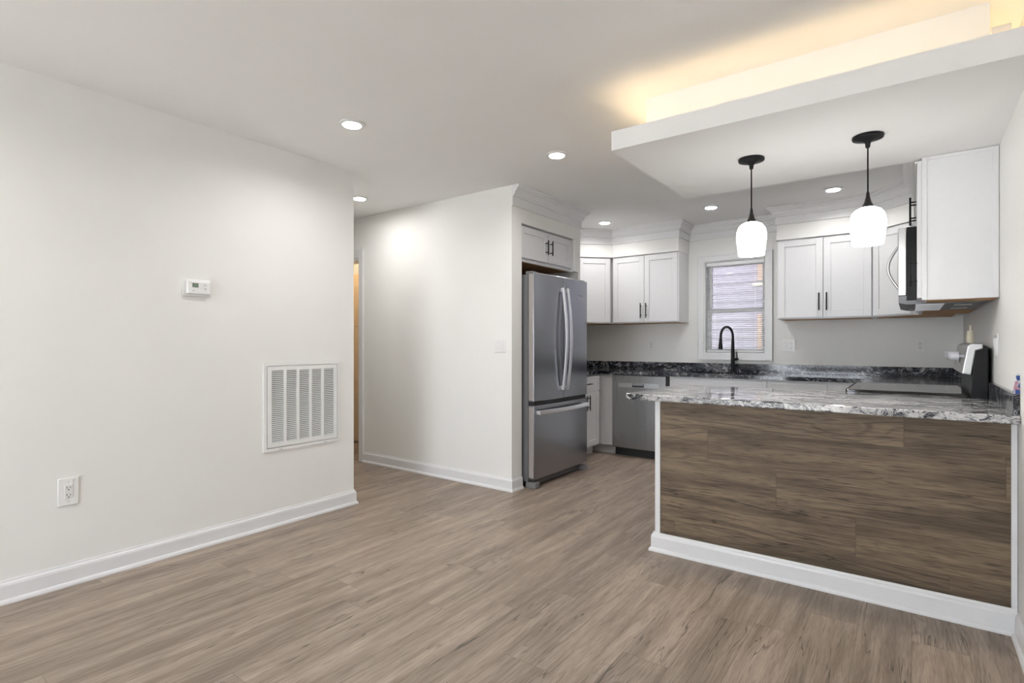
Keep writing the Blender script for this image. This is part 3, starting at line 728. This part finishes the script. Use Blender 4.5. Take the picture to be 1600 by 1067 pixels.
# brand badge
def text_mesh(body, size, mat, name, parent, mtx, extrude=.0004):
    cu = bpy.data.curves.new('t', 'FONT'); cu.body = body; cu.size = size; cu.extrude = extrude; cu.align_x = 'CENTER'; cu.align_y = 'CENTER'
    to = bpy.data.objects.new('t', cu); C.objects.link(to)
    dg = bpy.context.evaluated_depsgraph_get(); me = bpy.data.meshes.new_from_object(to.evaluated_get(dg))
    bpy.data.objects.remove(to); me.transform(mtx); me.materials.clear(); me.materials.append(M[mat])
    o = bpy.data.objects.new(name, me); C.objects.link(o); o.parent = parent; return o
rl = rf.location
mt = Matrix.Translation(Vector((-2.5025, 4.49, 1.655)) - rl) @ Matrix.Rotation(PI / 2, 4, 'Z') @ Matrix.Rotation(PI / 2, 4, 'X')
text_mesh('Whirlpool', .026, 'chrome', 'lettering', dR, mt)
m = MB(); pts = []
for k in range(15):
    a_ = R(200) - k * R(150) / 14; pts.append((-2.502, 4.475 + .05 * math.cos(a_), 1.657 + .017 * math.sin(a_)))
m.tube(pts, .0013, n=6).build('emblem', 'chrome', dR)

# ------------------------------------------------------------ dishwasher
dw = thing('dishwasher', 'stainless steel dishwasher with pocket handle under the back countertop', 'dishwasher', (-2.31, 5.65, 0))
MB().box(-2.612, -1.99, 5.385, 5.94, .10, .872).build('tub', 'dark', dw)
d = MB().box(-2.608, -2.012, 5.352, 5.384, .095, .868).build('door', 'dish', dw, bevel=.004)
MB().box(-2.535, -2.085, 5.3495, 5.353, .742, .790).build('handle_strip', 'chrome', d, bevel=.001)
MB().box(-2.375, -2.245, 5.3475, 5.3500, .748, .784).build('pocket_handle', 'dark', d, bevel=.001)
m = MB(); m.box(-2.368, -2.252, 5.345, 5.3476, .768, .779); m.build('grip', 'redc', d, bevel=.001)
MB().box(-2.606, -2.0, 5.435, 5.45, 0, .098).build('kick_plate', 'dark', dw)

# ------------------------------------------------------------ range
rg = thing('range', 'freestanding electric range with black glass cooktop against the right wall', 'range', (.02, 4.24, 0))
ry0, ry1 = 3.856, 4.622
MB().box(-.29, .33, ry0, ry1, .02, .905).build('body', 'black', rg, bevel=.003)
c = MB().box(-.318, .25, ry0, ry1, .906, .928).build('cooktop', 'cooktop', rg, bevel=.004)
for x0, y0, r in ((-.16, 4.05, .09), (-.16, 4.43, .075), (.1, 4.05, .075), (.1, 4.43, .09)):
    MB().lathe([(r, .9281), (r, .9288), (r - .003, .9288), (r - .003, .9281), (r, .9281)], (x0, y0, 0), n=48, cap=False).build('burner_ring', 'redc', c)
MB().box(-.322, -.314, ry0, ry1, .900, .931).build('front_edge', 'black', rg, bevel=.002)
od = MB().box(-.318, -.291, ry0 + .005, ry1 - .005, .26, .88).build('oven_door', 'bright', rg, bevel=.004)
MB().box(-.3195, -.317, ry0 + .09, ry1 - .09, .38, .74).build('oven_window', 'bglass', od)
m = MB().tube([(-.36, ry0 + .06, .82), (-.36, ry1 - .06, .82)], .011)
for y in (ry0 + .09, ry1 - .09): m.tube([(-.318, y, .82), (-.36, y, .82)], .008)
m.build('handle', 'bright', od, smooth=True)
MB().box(-.316, -.291, ry0 + .005, ry1 - .005, .07, .25).build('storage_drawer', 'bright', rg, bevel=.004)
# backguard: black core with a slanted steel face
MB().prismy([(.262, .905), (.334, .905), (.334, 1.188), (.31, 1.196), (.275, 1.185)], ry0 + .004, ry1 - .004).build('backguard', 'black', rg, bevel=.004)
cp = MB().prismy([(.222, 1.038), (.262, 1.030), (.282, 1.165), (.312, 1.175), (.312, 1.205), (.262, 1.207), (.246, 1.19)], ry0, ry1).build('control_panel', 'chrome', rg, bevel=.006, seg=3)
for y in (ry0 + .07, ry0 + .17, ry1 - .17, ry1 - .07):
    k = MB().lathe([(.024, -.060), (.026, -.056), (.026, -.022), (.012, -.02), (.012, .002)], (.236, y, 1.135), n=28, axis='X').build('knob', simple('knob_silver', (.62, .62, .66), .35), cp, smooth=True)
MB().box(.226, .232, 4.14, 4.34, 1.09, 1.15).build('display', 'bglass', cp)
pp = thing('rolled_paper', 'small cream rolled paper standing on top of the range backguard', 'paper roll', (.288, 4.30, 1.208))
MB().lathe([(.017, 0), (.019, .03), (.016, .075), (.013, .075), (.013, .004)], n=20).build('roll', 'cream', pp, smooth=True, local=True)
MB().prismx([(-.012, .05), (.012, .05), (.009, .1), (.002, .11)], -.004, .004).build('flap', 'cream', pp, local=True)

# ------------------------------------------------------------ microwave
mw = thing('microwave', 'over the range microwave with arched steel handle on the right wall', 'microwave', (.16, 4.24, 1.44))
my0, my1 = 3.866, 4.615
MB().box(-.022, .345, my0, my1, 1.455, 1.877).build('body', 'black', mw, bevel=.002)
md = MB().box(-.062, -.023, my0, my1, 1.482, 1.875).build('door', 'chrome', mw, bevel=.004)
MB().box(-.0635, -.0615, my0 + .17, my1 - .03, 1.53, 1.83).build('door_window', 'bglass', md)
MB().box(-.0635, -.0615, my0 + .012, my0 + .11, 1.52, 1.84).build('control_panel', 'bglass', md)
n = 16; pts = [(-.062 - .052 * math.sin(PI * i / n), my0 + .14, 1.535 + .255 * i / n) for i in range(n + 1)]
MB().tube(pts, .0075, n=14).build('handle', 'chrome', md, smooth=True)
m = MB(); m.prismy([(-.06, 1.44), (-.02, 1.43), (.33, 1.43), (.33, 1.454), (-.022, 1.454), (-.022, 1.481), (-.06, 1.481)], my0, my1)
m.build('bottom_panel', simple('mw_bottom', (.16, .16, .165), .4, metal=.5), mw, bevel=.001)
m = MB()
for k in range(34):
    y = my0 + .02 + k * .021; m.box(.02, .15, y, y + .010, 1.4275, 1.4302)
m.build('vent_grille', 'bright', mw)
for y in (my0 + .2, my1 - .2): MB().box(.2, .28, y - .04, y + .04, 1.428, 1.4302).build('task_light', 'plast', mw)

# ------------------------------------------------------------ card at the right end of the backsplash
cd = thing('printed_packet', 'small multicoloured printed packet standing on the backsplash end at the right wall', 'packet', (.343, 3.005, .998))
def cardmat():
    m_, nt, b = newmat('printed_card'); tc = N(nt, 'ShaderNodeTexCoord'); v = N(nt, 'ShaderNodeTexVoronoi'); v.inputs['Scale'].default_value = 60
    nt.links.new(tc.outputs['Object'], v.inputs['Vector']); rp = N(nt, 'ShaderNodeValToRGB'); rp.color_ramp.interpolation = 'CONSTANT'
    sp = N(nt, 'ShaderNodeSeparateColor'); nt.links.new(v.outputs['Color'], sp.inputs[0]); nt.links.new(sp.outputs[0], rp.inputs[0])
    e = rp.color_ramp.elements; e[0].color = (.02, .06, .25, 1); e[1].position = .3; e[1].color = (.5, .45, .55, 1)
    for p, c in ((.5, (.05, .3, .35, 1)), (.65, (.5, .25, .3, 1)), (.8, (.75, .75, .8, 1))): q = e.new(p); q.color = c
    nt.links.new(rp.outputs[0], b.inputs['Base Color']); return m_
MB().prismy([(-.009, 0), (.011, 0), (.011, .075), (.001, .075)], -.018, .0).build('packet', cardmat(), cd, local=True)
MB().prismy([(.001, .075), (.011, .075), (.011, .082), (.004, .082)], -.012, -.006).build('hang_tab', 'plast', cd, local=True)
